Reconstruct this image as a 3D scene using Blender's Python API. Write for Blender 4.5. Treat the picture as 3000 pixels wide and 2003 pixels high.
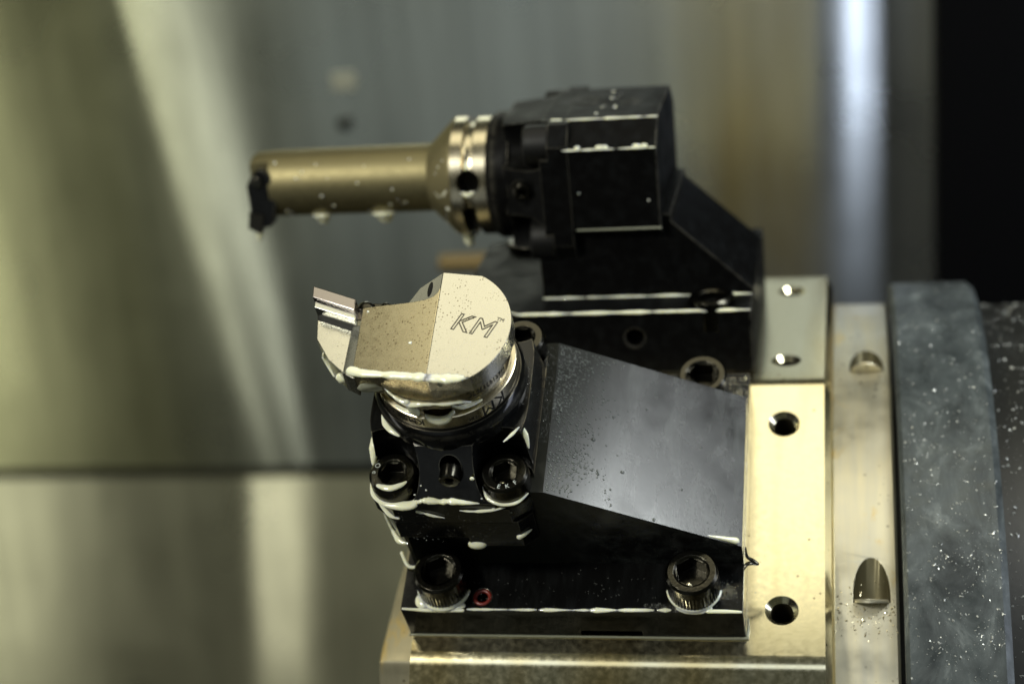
import bpy, bmesh, math, random
from mathutils import Vector, Matrix, noise

for _o in list(bpy.data.objects):
    bpy.data.objects.remove(_o)
S = 0.001                      # everything below is given in millimetres
rad = math.radians
scene = bpy.context.scene
C = scene.collection
rnd = random.Random(11)

# ------------------------------------------------------------------ camera
def look_basis(yaw, pitch, roll):
    cy, sy, cp, sp = math.cos(yaw), math.sin(yaw), math.cos(pitch), math.sin(pitch)
    f = Vector((sy * cp, cy * cp, -sp)); r = Vector((cy, -sy, 0)); u = r.cross(f)
    cr, sr = math.cos(roll), math.sin(roll)
    return f, cr * r + sr * u, -sr * r + cr * u
_f, _r, _u = look_basis(-0.20852875, 0.36508629, -0.09577076)
cam_d = bpy.data.cameras.new('camera')
cam = bpy.data.objects.new('camera', cam_d); C.objects.link(cam)
cam.matrix_world = Matrix(((_r.x, _u.x, -_f.x, 102.998 * S), (_r.y, _u.y, -_f.y, -696.8065 * S),
                           (_r.z, _u.z, -_f.z, 493.807 * S), (0, 0, 0, 1)))
cam_d.sensor_width = 36; cam_d.lens = 5175.119 / 3000 * 36
cam_d.clip_start = 0.02; cam_d.clip_end = 50
cam_d.dof.use_dof = True; cam_d.dof.focus_distance = 0.592; cam_d.dof.aperture_fstop = 6.0
scene.camera = cam

# ------------------------------------------------------------------ world and lamps
world = bpy.data.worlds.new('World'); scene.world = world; world.use_nodes = True
world.node_tree.nodes['Background'].inputs[0].default_value = (0.92, 1.0, 0.72, 1)
world.node_tree.nodes['Background'].inputs[1].default_value = 0.042
scene.view_settings.view_transform = 'Standard'; scene.view_settings.look = 'None'
scene.view_settings.exposure = 0; scene.view_settings.gamma = 1

def area(name, loc, target, sx, sy, radiance, col):
    d = bpy.data.lights.new(name, 'AREA'); d.shape = 'RECTANGLE'
    d.size = sx * S; d.size_y = sy * S; d.color = col
    d.energy = radiance * math.pi * (sx * S) * (sy * S)      # gives about this radiance
    o = bpy.data.objects.new(name, d); C.objects.link(o)
    o.location = Vector(loc) * S
    o.rotation_euler = (Vector(target) - Vector(loc)).to_track_quat('-Z', 'Y').to_euler()
    return o
area('ceiling_lamp', (-40, 40, 1150), (-40, 40, 0), 760, 400, 1.8, (1.0, 0.935, 0.68))
area('side_window_lamp', (560, -125, 980), (25, -130, 245), 270, 270, 24.0, (0.95, 1.0, 0.99))
area('door_lamp', (-80, -950, 1000), (0, 0, 200), 1000, 300, 1.1, (0.86, 0.94, 1.0))
area('work_lamp', (-520, -700, 960), (-20, 0, 240), 170, 170, 80.0, (1.0, 0.98, 0.84))
area('left_band_light', (-1230, -210, 200), (-390, 560, 100), 230, 1900, 1.75, (1.0, 1.0, 0.90))  # added light, set where the pale left band mirrors it
area('ramp_fill_light', (-770, 470, 610), (-45, 10, 300), 330, 300, .6, (1.0, 0.98, 0.75))  # added unseen light that brightens the ramp of the tool head
area('wall_fill_light', (-300, -860, -60), (-200, 560, 200), 620, 420, .26, (0.92, 1.0, 1.0))  # added unseen fill that brightens the grey middle of the back wall
area('right_band_light', (634, -125, 260), (108, 545, 190), 210, 640, 5.2, (0.78, 0.85, 1.0))  # added light, set where the bright right band mirrors it

# ------------------------------------------------------------------ materials
def new_mat(name, base=(.5, .5, .5), rough=.4, metal=0.0, spec=.5, **kw):
    m = bpy.data.materials.new(name); m.use_nodes = True
    p = m.node_tree.nodes['Principled BSDF']
    p.inputs['Base Color'].default_value = (*base, 1); p.inputs['Roughness'].default_value = rough
    p.inputs['Metallic'].default_value = metal; p.inputs['Specular IOR Level'].default_value = spec
    for k, v in kw.items(): p.inputs[k.replace('_', ' ')].default_value = v
    return m, m.node_tree, p
def nd(nt, t, **kw):
    n = nt.nodes.new(t)
    for k, v in kw.items():
        if k in n.inputs: n.inputs[k].default_value = v
        else: setattr(n, k, v)
    return n
def coords(nt, scale=(1, 1, 1), rot=(0, 0, 0)):
    tc = nd(nt, 'ShaderNodeTexCoord'); mp = nd(nt, 'ShaderNodeMapping')
    mp.inputs['Scale'].default_value = scale; mp.inputs['Rotation'].default_value = rot
    nt.links.new(tc.outputs['Object'], mp.inputs['Vector']); return mp.outputs['Vector']
def noise_tex(nt, vec, scale, detail=4, rough=.55, dist=0):
    n = nd(nt, 'ShaderNodeTexNoise'); n.inputs['Scale'].default_value = scale
    n.inputs['Detail'].default_value = detail; n.inputs['Roughness'].default_value = rough
    n.inputs['Distortion'].default_value = dist
    nt.links.new(vec, n.inputs['Vector']); return n.outputs['Fac']
def ramp(nt, fac, stops):
    r = nd(nt, 'ShaderNodeValToRGB'); el = r.color_ramp.elements
    while len(el) < len(stops): el.new(.5)
    for e, (p, c) in zip(el, stops):
        e.position = p; e.color = (*c, 1) if len(c) == 3 else c
    nt.links.new(fac, r.inputs['Fac']); return r.outputs['Color']
def val(a): return (a, a, a)
def mix(nt, fac, a, b, blend='MIX'):
    n = nd(nt, 'ShaderNodeMix', data_type='RGBA', blend_type=blend)
    if isinstance(fac, float): n.inputs[0].default_value = fac
    else: nt.links.new(fac, n.inputs[0])
    for i, s in ((6, a), (7, b)):
        if isinstance(s, tuple): n.inputs[i].default_value = (*s, 1)
        else: nt.links.new(s, n.inputs[i])
    return n.outputs[2]
def bump(nt, p, h, strength, dist=.0002):
    b = nd(nt, 'ShaderNodeBump'); b.inputs['Strength'].default_value = strength
    b.inputs['Distance'].default_value = dist
    nt.links.new(h, b.inputs['Height']); nt.links.new(b.outputs['Normal'], p.inputs['Normal'])

def black_mat(name, base=.0035, r0=.08, r1=.26, spec=.2, edge_glint=1.0):
    m, nt, p = new_mat(name, val(base), .15, 0, spec)
    v = coords(nt, (1, 1, 1)); f = noise_tex(nt, v, 90, 5, .6)
    nt.links.new(ramp(nt, f, [(.35, val(r0)), (.7, val(r1))]), p.inputs['Roughness'])
    g = noise_tex(nt, coords(nt, (260, 60, 260), (0, 0, .5)), 1, 3)
    c = ramp(nt, g, [(.45, val(base)), (.8, (base * 2.4, base * 2.6, base * 2.7))])
    bv = nd(nt, 'ShaderNodeBevel', samples=4); bv.inputs['Radius'].default_value = .0007
    ge = nd(nt, 'ShaderNodeNewGeometry'); dt = nd(nt, 'ShaderNodeVectorMath', operation='DOT_PRODUCT')
    nt.links.new(bv.outputs['Normal'], dt.inputs[0]); nt.links.new(ge.outputs['True Normal'], dt.inputs[1])
    ed = ramp(nt, dt.outputs['Value'], [(.90, val(1)), (.985, val(0))])
    wn = ramp(nt, noise_tex(nt, v, 240, 4, .7), [(.36, val(0)), (.58, val(edge_glint))])
    ed = mix(nt, 1.0, ed, wn, 'MULTIPLY')
    nt.links.new(mix(nt, ed, c, (.16, .15, .12)), p.inputs['Base Color'])  # lighter bare-metal edges put in as fine glints along the edges
    nt.links.new(ed, p.inputs['Metallic'])
    bump(nt, p, noise_tex(nt, v, 700, 3), .05)
    return m
M = {}
M['black'] = black_mat('black_oxide_steel')
M['black_glint'] = black_mat('glint_edge_black_steel', .0035, .08, .24, .3, edge_glint=1.0)
M['black_wet'] = black_mat('wet_black_steel', .003, .14, .30)
M['black_far'] = black_mat('matt_black_steel', .003, .38, .55, .05)
m, nt, p = new_mat('wet_slope_steel', val(.004), .2, 0, .5)     # half of it misted over and duller
tc = nd(nt, 'ShaderNodeTexCoord'); sp = nd(nt, 'ShaderNodeSeparateXYZ'); nt.links.new(tc.outputs['Object'], sp.inputs[0])
v = coords(nt); nz = noise_tex(nt, v, 85, 5, .6)
ma = nd(nt, 'ShaderNodeMath', operation='MULTIPLY_ADD'); nt.links.new(nz, ma.inputs[0]); ma.inputs[1].default_value = .020; nt.links.new(sp.outputs['X'], ma.inputs[2])
mb = nd(nt, 'ShaderNodeMath', operation='MULTIPLY_ADD'); nt.links.new(sp.outputs['Y'], mb.inputs[0]); mb.inputs[1].default_value = -.30; nt.links.new(ma.outputs[0], mb.inputs[2])
mist = ramp(nt, mb.outputs[0], [(.008, val(1)), (.034, val(0))])
stk = noise_tex(nt, coords(nt, (150, 34, 150), (0, 0, -.35)), 1.0, 5, .65, .4)
nt.links.new(mix(nt, mist, ramp(nt, nz, [(.3, val(.19)), (.7, val(.30))]), ramp(nt, nz, [(.3, val(.42)), (.7, val(.62))])), p.inputs['Roughness'])
sl_ = nd(nt, 'ShaderNodeMapRange'); sl_.inputs[3].default_value = .5; sl_.inputs[4].default_value = .16
nt.links.new(mist, sl_.inputs[0]); nt.links.new(sl_.outputs[0], p.inputs['Specular IOR Level'])
nt.links.new(mix(nt, mist, ramp(nt, stk, [(.42, (.004, .004, .004)), (.78, (.05, .054, .052))]), (.010, .011, .008)), p.inputs['Base Color'])
bump(nt, p, noise_tex(nt, v, 800, 3, .6), .06)
M['slope'] = m
m, nt, p = new_mat('black_screw_steel', (.055, .052, .042), .22, 1.0, .5)
bump(nt, p, noise_tex(nt, coords(nt), 900, 4), .25); M['screw'] = m
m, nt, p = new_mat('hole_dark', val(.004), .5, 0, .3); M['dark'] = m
m, nt, p = new_mat('shaded_bore', (.035, .03, .018), .4, .3); M['bore'] = m  # darker wall colour puts the shade inside the holes

def nickel(name, base, r, spots, lo=.50):
    m, nt, p = new_mat(name, base, r, 1.0)
    v = coords(nt)
    fine = noise_tex(nt, v, 350, 5, .7)
    c0 = mix(nt, fine, tuple(x * .88 for x in base), tuple(min(1, x * 1.08) for x in base))
    col = c0
    for sc, a, b in ((1100, .16, .34), (520, .06, .15)):
        vor = nd(nt, 'ShaderNodeTexVoronoi'); vor.inputs['Scale'].default_value = sc
        nt.links.new(v, vor.inputs['Vector'])
        dot = ramp(nt, vor.outputs['Distance'], [(a, val(1)), (b, val(0))])
        msk = ramp(nt, noise_tex(nt, v, 75, 5, .7), [(lo - .03, val(0)), (lo + .06, val(1))])
        pick = nd(nt, 'ShaderNodeSeparateColor'); nt.links.new(vor.outputs['Color'], pick.inputs[0])
        pk = ramp(nt, pick.outputs[0], [(.45, val(0)), (.60, val(1))])
        a_ = mix(nt, 1.0, mix(nt, 1.0, dot, msk, 'MULTIPLY'), pk, 'MULTIPLY')
        col = mix(nt, a_, col, spots)
    nt.links.new(col, p.inputs['Base Color'])
    nt.links.new(ramp(nt, fine, [(.3, val(r * .9)), (.75, val(r * 1.15))]), p.inputs['Roughness'])
    bump(nt, p, noise_tex(nt, v, 900, 3, .6), .03)
    return m
M['nickel'] = nickel('nickel_plated_steel', (.60, .585, .52), .26, (.09, .06, .03), .52)
M['tan'] = nickel('tan_tinted_nickel', (.66, .585, .40), .27, (.13, .075, .03), .47)
M['ringsteel'] = nickel('coupling_steel', (.60, .54, .40), .24, (.10, .07, .04), .54)
M['bronze'] = nickel('bronze_coated_steel', (.235, .205, .11), .52, (.10, .08, .04), .75)
m, nt, p = new_mat('carbide', (.32, .29, .285), .24, 1.0)
bump(nt, p, noise_tex(nt, coords(nt, (200, 900, 200)), 1, 3), .06); M['carbide'] = m
m, nt, p = new_mat('coated_carbide', (.06, .055, .045), .3, 1.0); M['dark_carbide'] = m
m, nt, p = new_mat('blade_steel', (.50, .51, .48), .22, 1.0); M['blade'] = m

m, nt, p = new_mat('ground_steel', (.8, .77, .66), .2, 1.0)          # turret facets
v = coords(nt, (420, 420, 420)); f = noise_tex(nt, v, 1.0, 5, .6)
st = ramp(nt, noise_tex(nt, coords(nt, (34, 7, 7)), 1.0, 3, .5), [(.42, (.84, .78, .55)), (.70, (.74, .58, .26))])  # golden patches put reflections into the base colour
vor = nd(nt, 'ShaderNodeTexVoronoi'); vor.inputs['Scale'].default_value = 210; nt.links.new(coords(nt), vor.inputs['Vector'])
pit = ramp(nt, vor.outputs['Distance'], [(.07, val(1)), (.13, val(0))])
pm = ramp(nt, noise_tex(nt, coords(nt), 55, 3), [(.5, val(0)), (.6, val(1))])
nt.links.new(mix(nt, mix(nt, 1.0, pit, pm, 'MULTIPLY'), st, (.12, .09, .05)), p.inputs['Base Color'])
nt.links.new(ramp(nt, f, [(.3, val(.15)), (.75, val(.25))]), p.inputs['Roughness'])
bump(nt, p, f, .04); M['facet'] = m

def ring_mat(name, c1, c2, r, metal):
    m, nt, p = new_mat(name, c1, r, metal)
    f = noise_tex(nt, coords(nt, (230, 14, 14)), 1.0, 5, .6)
    st = ramp(nt, f, [(.36, c1), (.70, c2)])
    vor = nd(nt, 'ShaderNodeTexVoronoi'); vor.inputs['Scale'].default_value = 260; nt.links.new(coords(nt), vor.inputs['Vector'])
    pit = ramp(nt, vor.outputs['Distance'], [(.10, val(1)), (.2, val(0))])
    pm = ramp(nt, noise_tex(nt, coords(nt), 38, 4), [(.5, val(0)), (.6, val(1))])
    gold = ramp(nt, noise_tex(nt, coords(nt, (60, 22, 22)), 1.0, 5, .65, .6), [(.58, val(0)), (.66, val(.8))])
    st = mix(nt, gold, st, (.66, .50, .20))
    nt.links.new(mix(nt, mix(nt, 1.0, pit, pm, 'MULTIPLY'), st, (.10, .08, .04)), p.inputs['Base Color'])
    nt.links.new(ramp(nt, noise_tex(nt, coords(nt), 80, 5), [(.3, val(r * .75)), (.8, val(r * 1.3))]), p.inputs['Roughness'])
    bump(nt, p, noise_tex(nt, coords(nt), 260, 5), .12)
    return m
M['alu'] = ring_mat('aluminium', (.60, .57, .46), (.70, .64, .46), .42, .85)
M['rim'] = ring_mat('rim_steel', (.46, .42, .29), (.55, .50, .36), .38, .9)
m, nt, p = new_mat('drum_paint', (.07, .085, .09), .42, .15)
v = coords(nt); f = noise_tex(nt, coords(nt, (75, 40, 40)), 1.0, 8, .72, .5)
nt.links.new(ramp(nt, f, [(.34, (.020, .025, .026)), (.56, (.070, .082, .083)), (.76, (.21, .235, .23))]), p.inputs['Base Color'])
nt.links.new(ramp(nt, noise_tex(nt, v, 160, 4), [(.3, val(.28)), (.7, val(.55))]), p.inputs['Roughness'])
bump(nt, p, noise_tex(nt, v, 330, 5, .7), .35); M['drum'] = m
m, nt, p = new_mat('housing_black', (.012, .012, .010), .4, 0); bump(nt, p, noise_tex(nt, coords(nt), 200, 5), .3); M['housing'] = m
m, nt, p = new_mat('column_black', (.0012, .0012, .0014), .6, 0, .06); M['column'] = m

m, nt, p = new_mat('milky_coolant', (.86, .86, .66), .07, 0, .5)
p.inputs['Subsurface Weight'].default_value = .85; p.inputs['Subsurface Radius'].default_value = (1.0, .95, .6); p.inputs['Subsurface Scale'].default_value = .0011
p.inputs['Coat Weight'].default_value = .5; p.inputs['Coat Roughness'].default_value = .03; M['milk'] = m
m, nt, p = new_mat('thin_coolant', (.42, .43, .33), .06, 0, .5); p.inputs['Transmission Weight'].default_value = .45; p.inputs['IOR'].default_value = 1.34; M['thin'] = m
m, nt, p = new_mat('clear_coolant', (.95, .97, .92), .03, 0, .5); p.inputs['Transmission Weight'].default_value = .9; p.inputs['IOR'].default_value = 1.34; M['water'] = m
m, nt, p = new_mat('wet_bead', (.10, .11, .10), .05, 0, .8); M['bead'] = m
m, nt, p = new_mat('red_rubber', (.16, .018, .012), .35); M['rubber'] = m
m, nt, p = new_mat('black_ink', val(.008), .5, 0, .2); M['ink'] = m
m, nt, p = new_mat('engraved_line', (.10, .09, .07), .4, .5); M['engraved'] = m
m, nt, p = new_mat('white_ink', (.45, .48, .46), .5); M['white'] = m
m, nt, p = new_mat('chip_and_glint', (.75, .68, .48), .22, 1.0); M['chip'] = m
m, nt, p = new_mat('pale_swarf', (.55, .56, .52), .3, .6); M['swarf'] = m
m, nt, p = new_mat('rusty_pipe', (.16, .11, .035), .5, .2); M['rust'] = m
m, nt, p = new_mat('sticker', (.30, .30, .23), .5); M['sticker'] = m

# ------------------------------------------------------------------ mesh helpers (mm)
def finish(o):
    dg = bpy.context.evaluated_depsgraph_get(); dg.update()
    me = bpy.data.meshes.new_from_object(o.evaluated_get(dg))
    old = o.data; o.modifiers.clear(); o.data = me; me.name = o.name
    bpy.data.meshes.remove(old)
def mk(name, bm, mat, parent=None, smooth=35, bevel=0, cut=None, recalc=True, segs=2, cutmats=None):
    if recalc: bmesh.ops.recalc_face_normals(bm, faces=bm.faces[:])
    bmesh.ops.scale(bm, vec=(S, S, S), verts=bm.verts[:])
    me = bpy.data.meshes.new(name); bm.to_mesh(me); bm.free()
    o = bpy.data.objects.new(name, me); C.objects.link(o)
    mats = mat if isinstance(mat, (list, tuple)) else [mat]
    for q in mats: me.materials.append(M[q] if isinstance(q, str) else q)
    tmp = []
    for c in (cut or []):
        bmesh.ops.recalc_face_normals(c, faces=c.faces[:]); bmesh.ops.scale(c, vec=(S, S, S), verts=c.verts[:])
        cm = bpy.data.meshes.new('cut'); c.to_mesh(cm); c.free()
        co = bpy.data.objects.new('cut', cm); C.objects.link(co); tmp.append(co)
        for q in cutmats or (): cm.materials.append(M[q])
        md = o.modifiers.new('b', 'BOOLEAN'); md.material_mode = 'TRANSFER' if cutmats else 'INDEX'; md.operation = 'DIFFERENCE'; md.solver = 'EXACT'; md.object = co
    if bevel:
        md = o.modifiers.new('v', 'BEVEL'); md.width = bevel * S; md.segments = segs; md.limit_method = 'ANGLE'
        md.angle_limit = rad(38); md.harden_normals = False
    if o.modifiers: finish(o)
    for co in tmp:
        cm = co.data; bpy.data.objects.remove(co); bpy.data.meshes.remove(cm)
    me = o.data
    if smooth:
        for pl in me.polygons: pl.use_smooth = True
        me.set_sharp_from_angle(angle=rad(smooth))
        if bevel:
            md = o.modifiers.new('w', 'WEIGHTED_NORMAL'); md.keep_sharp = True; md.weight = 80; md.mode = 'FACE_AREA'; finish(o)
    if parent: o.parent = parent
    return o
def NB(): return bmesh.new()
def box(bm, x0, x1, y0, y1, z0, z1):
    v = [bm.verts.new(q) for q in ((x0, y0, z0), (x1, y0, z0), (x1, y1, z0), (x0, y1, z0), (x0, y0, z1), (x1, y0, z1), (x1, y1, z1), (x0, y1, z1))]
    for f in ((3, 2, 1, 0), (4, 5, 6, 7), (0, 1, 5, 4), (1, 2, 6, 5), (2, 3, 7, 6), (3, 0, 4, 7)): bm.faces.new([v[i] for i in f])
def prism(bm, pts, ax, a, b, top=None):
    mp = {'z': lambda q, h: (q[0], q[1], h), 'y': lambda q, h: (q[0], h, q[1]), 'x': lambda q, h: (h, q[0], q[1])}[ax]
    A = [bm.verts.new(mp(q, a)) for q in pts]; B = [bm.verts.new(mp(q, b)) for q in (top or pts)]
    n = len(pts)
    bm.faces.new(A); bm.faces.new(B[::-1])
    for i in range(n): bm.faces.new((A[i], B[i], B[(i + 1) % n], A[(i + 1) % n]))
def axis_m(c, d):
    d = Vector(d).normalized(); return Matrix.Translation(Vector(c)) @ d.to_track_quat('Z', 'X').to_matrix().to_4x4()
def lathe(bm, prof, seg=64, mat=None, closed=False):
    """profile [(r, h)...] turned about local z; open profiles that start and end at r=0 close themselves."""
    mat = mat or Matrix()
    rings = []
    for r, h in prof:
        if r < 1e-6: rings.append([bm.verts.new(mat @ Vector((0, 0, h)))])
        else: rings.append([bm.verts.new(mat @ Vector((r * math.cos(2 * math.pi * k / seg), r * math.sin(2 * math.pi * k / seg), h))) for k in range(seg)])
    prs = list(zip(rings, rings[1:])) + ([(rings[-1], rings[0])] if closed else [])
    for a, b in prs:
        for k in range(seg):
            l = (k + 1) % seg
            if len(a) == 1 and len(b) == 1: continue
            if len(a) == 1: bm.faces.new((a[0], b[k], b[l]))
            elif len(b) == 1: bm.faces.new((a[k], b[0], a[l]))
            else: bm.faces.new((a[k], b[k], b[l], a[l]))
def cyl(bm, c, d, r, h, seg=32, r2=None):
    lathe(bm, [(0, 0), (r, 0), (r2 or r, h), (0, h)], seg, axis_m(c, d))
def ell(bm, c, r, rot=None, sub=2, jit=0, sag=0):
    mt = Matrix.Translation(Vector(c)) @ ((rot or Matrix()).to_4x4())
    res = bmesh.ops.create_icosphere(bm, subdivisions=sub, radius=1)
    ph = rnd.uniform(0, 100)
    for q in res['verts']:
        co = q.co.copy(); k = 1 + jit * noise.noise(co * 1.7 + Vector((ph, 0, 0)))
        if sag: 
            t = (co.z + 1) / 2; k *= (1 - sag) + sag * (1 - t) * 1.6
            q.co = mt @ Vector((co.x * r[0] * k, co.y * r[1] * k, co.z * r[2]))
        else: q.co = mt @ Vector((co.x * r[0], co.y * r[1], co.z * r[2])) + (mt.to_3x3() @ co) * (k - 1) * max(r)
def tube(bm, pts, radii, seg=12, up=(0, 0, 1), flat=1.0, wob=0):
    """swept bead with rounded ends; flat squashes it along up."""
    P = [Vector(q) for q in pts]
    R = [q * .84 for q in radii]
    Q, W = [], []
    for i in range(len(P) - 1):                       # catmull-rom refinement
        p0, p1, p2, p3 = P[max(i - 1, 0)], P[i], P[i + 1], P[min(i + 2, len(P) - 1)]
        for k in range(6):
            t = k / 6
            Q.append(.5 * ((2 * p1) + (p2 - p0) * t + (2 * p0 - 5 * p1 + 4 * p2 - p3) * t * t + (3 * p1 - p0 - 3 * p2 + p3) * t ** 3))
            W.append(R[i] * (1 - t) + R[i + 1] * t)
    Q.append(P[-1]); W.append(R[-1])
    if wob:
        ph = rnd.uniform(0, 50)
        W = [w * (1 + wob * noise.noise((i * .35 + ph, 0, 0))) for i, w in enumerate(W)]
    T0 = (Q[1] - Q[0]).normalized(); T1 = (Q[-1] - Q[-2]).normalized()
    head = [(Q[0] - T0 * W[0] * a, W[0] * b) for a, b in ((.95, .3), (.7, .7), (.35, .93))]
    tail = [(Q[-1] + T1 * W[-1] * a, W[-1] * b) for a, b in ((.35, .93), (.7, .7), (.95, .3))]
    A = head + list(zip(Q, W)) + tail
    rings = []; U = Vector(up).normalized()
    for i, (c, w) in enumerate(A):
        t = (A[min(i + 1, len(A) - 1)][0] - A[max(i - 1, 0)][0]).normalized()
        s = t.cross(U)
        if s.length < 1e-4: s = t.orthogonal()
        s.normalize(); n = s.cross(t)
        rings.append([bm.verts.new(c + w * (math.cos(2 * math.pi * k / seg) * s + flat * math.sin(2 * math.pi * k / seg) * n)) for k in range(seg)])
    for a, b in zip(rings, rings[1:]):
        for k in range(seg): bm.faces.new((a[k], b[k], b[(k + 1) % seg], a[(k + 1) % seg]))
    bm.faces.new(rings[0][::-1]); bm.faces.new(rings[-1])
def text_bm(body, size, outline=0, shear=0, depth=.06):
    cu = bpy.data.curves.new('t', 'FONT'); cu.body = body; cu.size = size; cu.shear = shear; cu.align_x = 'LEFT'
    cu.space_character = 1.05
    if outline: cu.fill_mode = 'NONE'; cu.bevel_depth = outline; cu.bevel_resolution = 1
    else: cu.extrude = depth
    o = bpy.data.objects.new('t', cu); C.objects.link(o)
    dg = bpy.context.evaluated_depsgraph_get(); dg.update()
    me = bpy.data.meshes.new_from_object(o.evaluated_get(dg))
    bm = bmesh.new(); bm.from_mesh(me)
    bpy.data.objects.remove(o); bpy.data.curves.remove(cu); bpy.data.meshes.remove(me)
    return bm
def wrap_text(body, size, r, th0, n0, cx=0, cy=0, flip=True, xs=1.0):
    bm = text_bm(body, size)
    for v in bm.verts: v.co.x *= xs
    if not flip: pass
    bmesh.ops.triangulate(bm, faces=bm.faces[:])
    bmesh.ops.subdivide_edges(bm, edges=[e for e in bm.edges if e.calc_length() > .9], cuts=1)
    sg = -1 if flip else 1
    for v in bm.verts:
        th = rad(th0) + sg * v.co.x / r; rr = r + v.co.z
        v.co = (cx + rr * math.cos(th), cy + rr * math.sin(th), n0 + sg * v.co.y)
    return bm
def place(bm, m):
    bmesh.ops.transform(bm, matrix=m, verts=bm.verts[:]); return bm

def thing(name, label, cat, mw=None, group=None):
    o = bpy.data.objects.new(name, None); C.objects.link(o); o.empty_display_size = .01
    if mw is not None: o.matrix_world = mw
    o['label'] = label; o['category'] = cat
    if group: o['group'] = group
    return o
def tag(o, label, cat, group=None):
    o['label'] = label; o['category'] = cat
    if group: o['group'] = group
    return o
RA = 227.0                                               # turret apothem
def station(ang):                                        # local x = turret axis, y = along facet, z = facet normal
    a = rad(ang)
    return Matrix.Translation(Vector((0, -math.sin(a) * RA, math.cos(a) * RA)) * S) @ Matrix.Rotation(a, 4, 'X')
F30, F00 = station(30), station(0)

# ------------------------------------------------------------------ setting: walls, floor sheet
def lerp_tab(tab, u):
    for (a, va), (b, vb) in zip(tab, tab[1:]):
        if u <= b:
            t = max(0, (u - a) / (b - a)); t = t * t * (3 - 2 * t); return va + (vb - va) * t
    return tab[-1][1]
def sheet(name, x_top, x_bot, z_top, z_bot, u0, u1, tilt, y0, mat, nu=150, nv=6, lean=0, level=False):
    """sheet-metal wall, its ribs shaped to mirror lamps as pale bands: tilt(u) is the local turn of the sheet in degrees"""
    bm = NB(); h = 0; rows = []
    us = [u0 + (u1 - u0) * i / nu for i in range(nu + 1)]
    for a_, b_ in zip(us, us[1:]):                      # the given depth holds at the pale rib
        if b_ < -370: h -= math.tan(rad(tilt(b_))) * (b_ - a_)
    for i, u in enumerate(us):
        if i:
            dx = (x_top(u) - x_top(us[i - 1]) + x_bot(u) - x_bot(us[i - 1])) / 2
            h += math.tan(rad(tilt(u))) * dx
        rows.append([bm.verts.new((x_top(u) * (1 - k / nv) + x_bot(u) * k / nv, y0 + h - lean * k / nv, z_top + (z_bot + (-h * .55 if level else 0) - z_top) * k / nv)) for k in range(nv + 1)])
    for a, b in zip(rows, rows[1:]):
        for k in range(nv): bm.faces.new((a[k], a[k + 1], b[k + 1], b[k]))
    o = mk(name, bm, mat, smooth=60, recalc=False)
    o['kind'] = 'structure'
    return o
def wall_mat(name, stops, r, sc, metal=.9):
    m, nt, p = new_mat(name, (.5, .5, .5), r, metal)
    tc = nd(nt, 'ShaderNodeTexCoord'); sp = nd(nt, 'ShaderNodeSeparateXYZ'); nt.links.new(tc.outputs['Object'], sp.inputs[0])
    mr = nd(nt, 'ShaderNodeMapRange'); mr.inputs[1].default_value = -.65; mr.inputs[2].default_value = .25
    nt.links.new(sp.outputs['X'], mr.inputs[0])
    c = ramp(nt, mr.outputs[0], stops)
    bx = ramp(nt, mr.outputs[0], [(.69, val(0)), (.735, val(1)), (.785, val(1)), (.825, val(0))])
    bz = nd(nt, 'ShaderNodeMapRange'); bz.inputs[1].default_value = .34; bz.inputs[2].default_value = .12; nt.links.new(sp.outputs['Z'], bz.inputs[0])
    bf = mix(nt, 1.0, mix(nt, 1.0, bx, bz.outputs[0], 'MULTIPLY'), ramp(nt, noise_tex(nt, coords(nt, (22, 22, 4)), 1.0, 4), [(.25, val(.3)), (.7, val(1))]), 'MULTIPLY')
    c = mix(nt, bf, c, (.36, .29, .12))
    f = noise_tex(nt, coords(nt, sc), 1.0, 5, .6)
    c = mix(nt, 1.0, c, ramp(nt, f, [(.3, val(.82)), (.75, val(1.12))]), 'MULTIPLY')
    nt.links.new(c, p.inputs['Base Color'])
    nt.links.new(ramp(nt, noise_tex(nt, coords(nt, (9, 9, 9)), 1.0, 4), [(.3, val(r * .85)), (.7, val(r * 1.2))]), p.inputs['Roughness'])
    bump(nt, p, noise_tex(nt, coords(nt), 60, 4), .08, .001)
    return m
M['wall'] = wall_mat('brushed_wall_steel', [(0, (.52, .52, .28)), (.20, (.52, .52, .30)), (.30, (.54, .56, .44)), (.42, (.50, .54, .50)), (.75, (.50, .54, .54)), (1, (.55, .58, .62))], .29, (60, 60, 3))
M['floor'] = wall_mat('floor_sheet_steel', [(0, (.58, .57, .37)), (.26, (.66, .64, .45)), (.5, (.92, .89, .62)), (1, (.5, .5, .48))], .30, (50, 6, 5))  # paler middle puts part of the bright light band into the colour
# u is the photograph-free parameter along the wall: x at the foot of the wall in mm
TB = [(-900, 3.5), (-580, 3), (-540, 2), (-500, 0), (-460, -2), (-424, -3), (-404, 1), (-386, 10), (-356, 12), (-336, 7), (-320, -1), (-290, -3), (-240, -1), (-100, -.5), (20, 0), (70, 0), (88, -12), (104, -19), (116, -19), (130, -8), (146, 0), (300, 0)]  # turns made up so the wall shows pale and dark bands of light
TILT = [(a, -b if a < 0 else -b) for a, b in TB]
xt = lambda u: (u + (70 + (u + 400) * .0 if u < -330 else 0) + (0 if u < -330 else 0))
def x_top(u):                                            # ribs on the left lean; those on the right stand upright
    k = lerp_tab([(-900, -20), (-440, -25), (-378, -62), (-318, 8), (-200, 0), (0, 7), (300, 8)], u)
    return u + k * (480 / 390) * 1.377
BACK = sheet('back_wall', x_top, lambda u: u, 700, -103, -900, 300, lambda u: lerp_tab(TILT, u), 560, 'wall', level=True)
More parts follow.
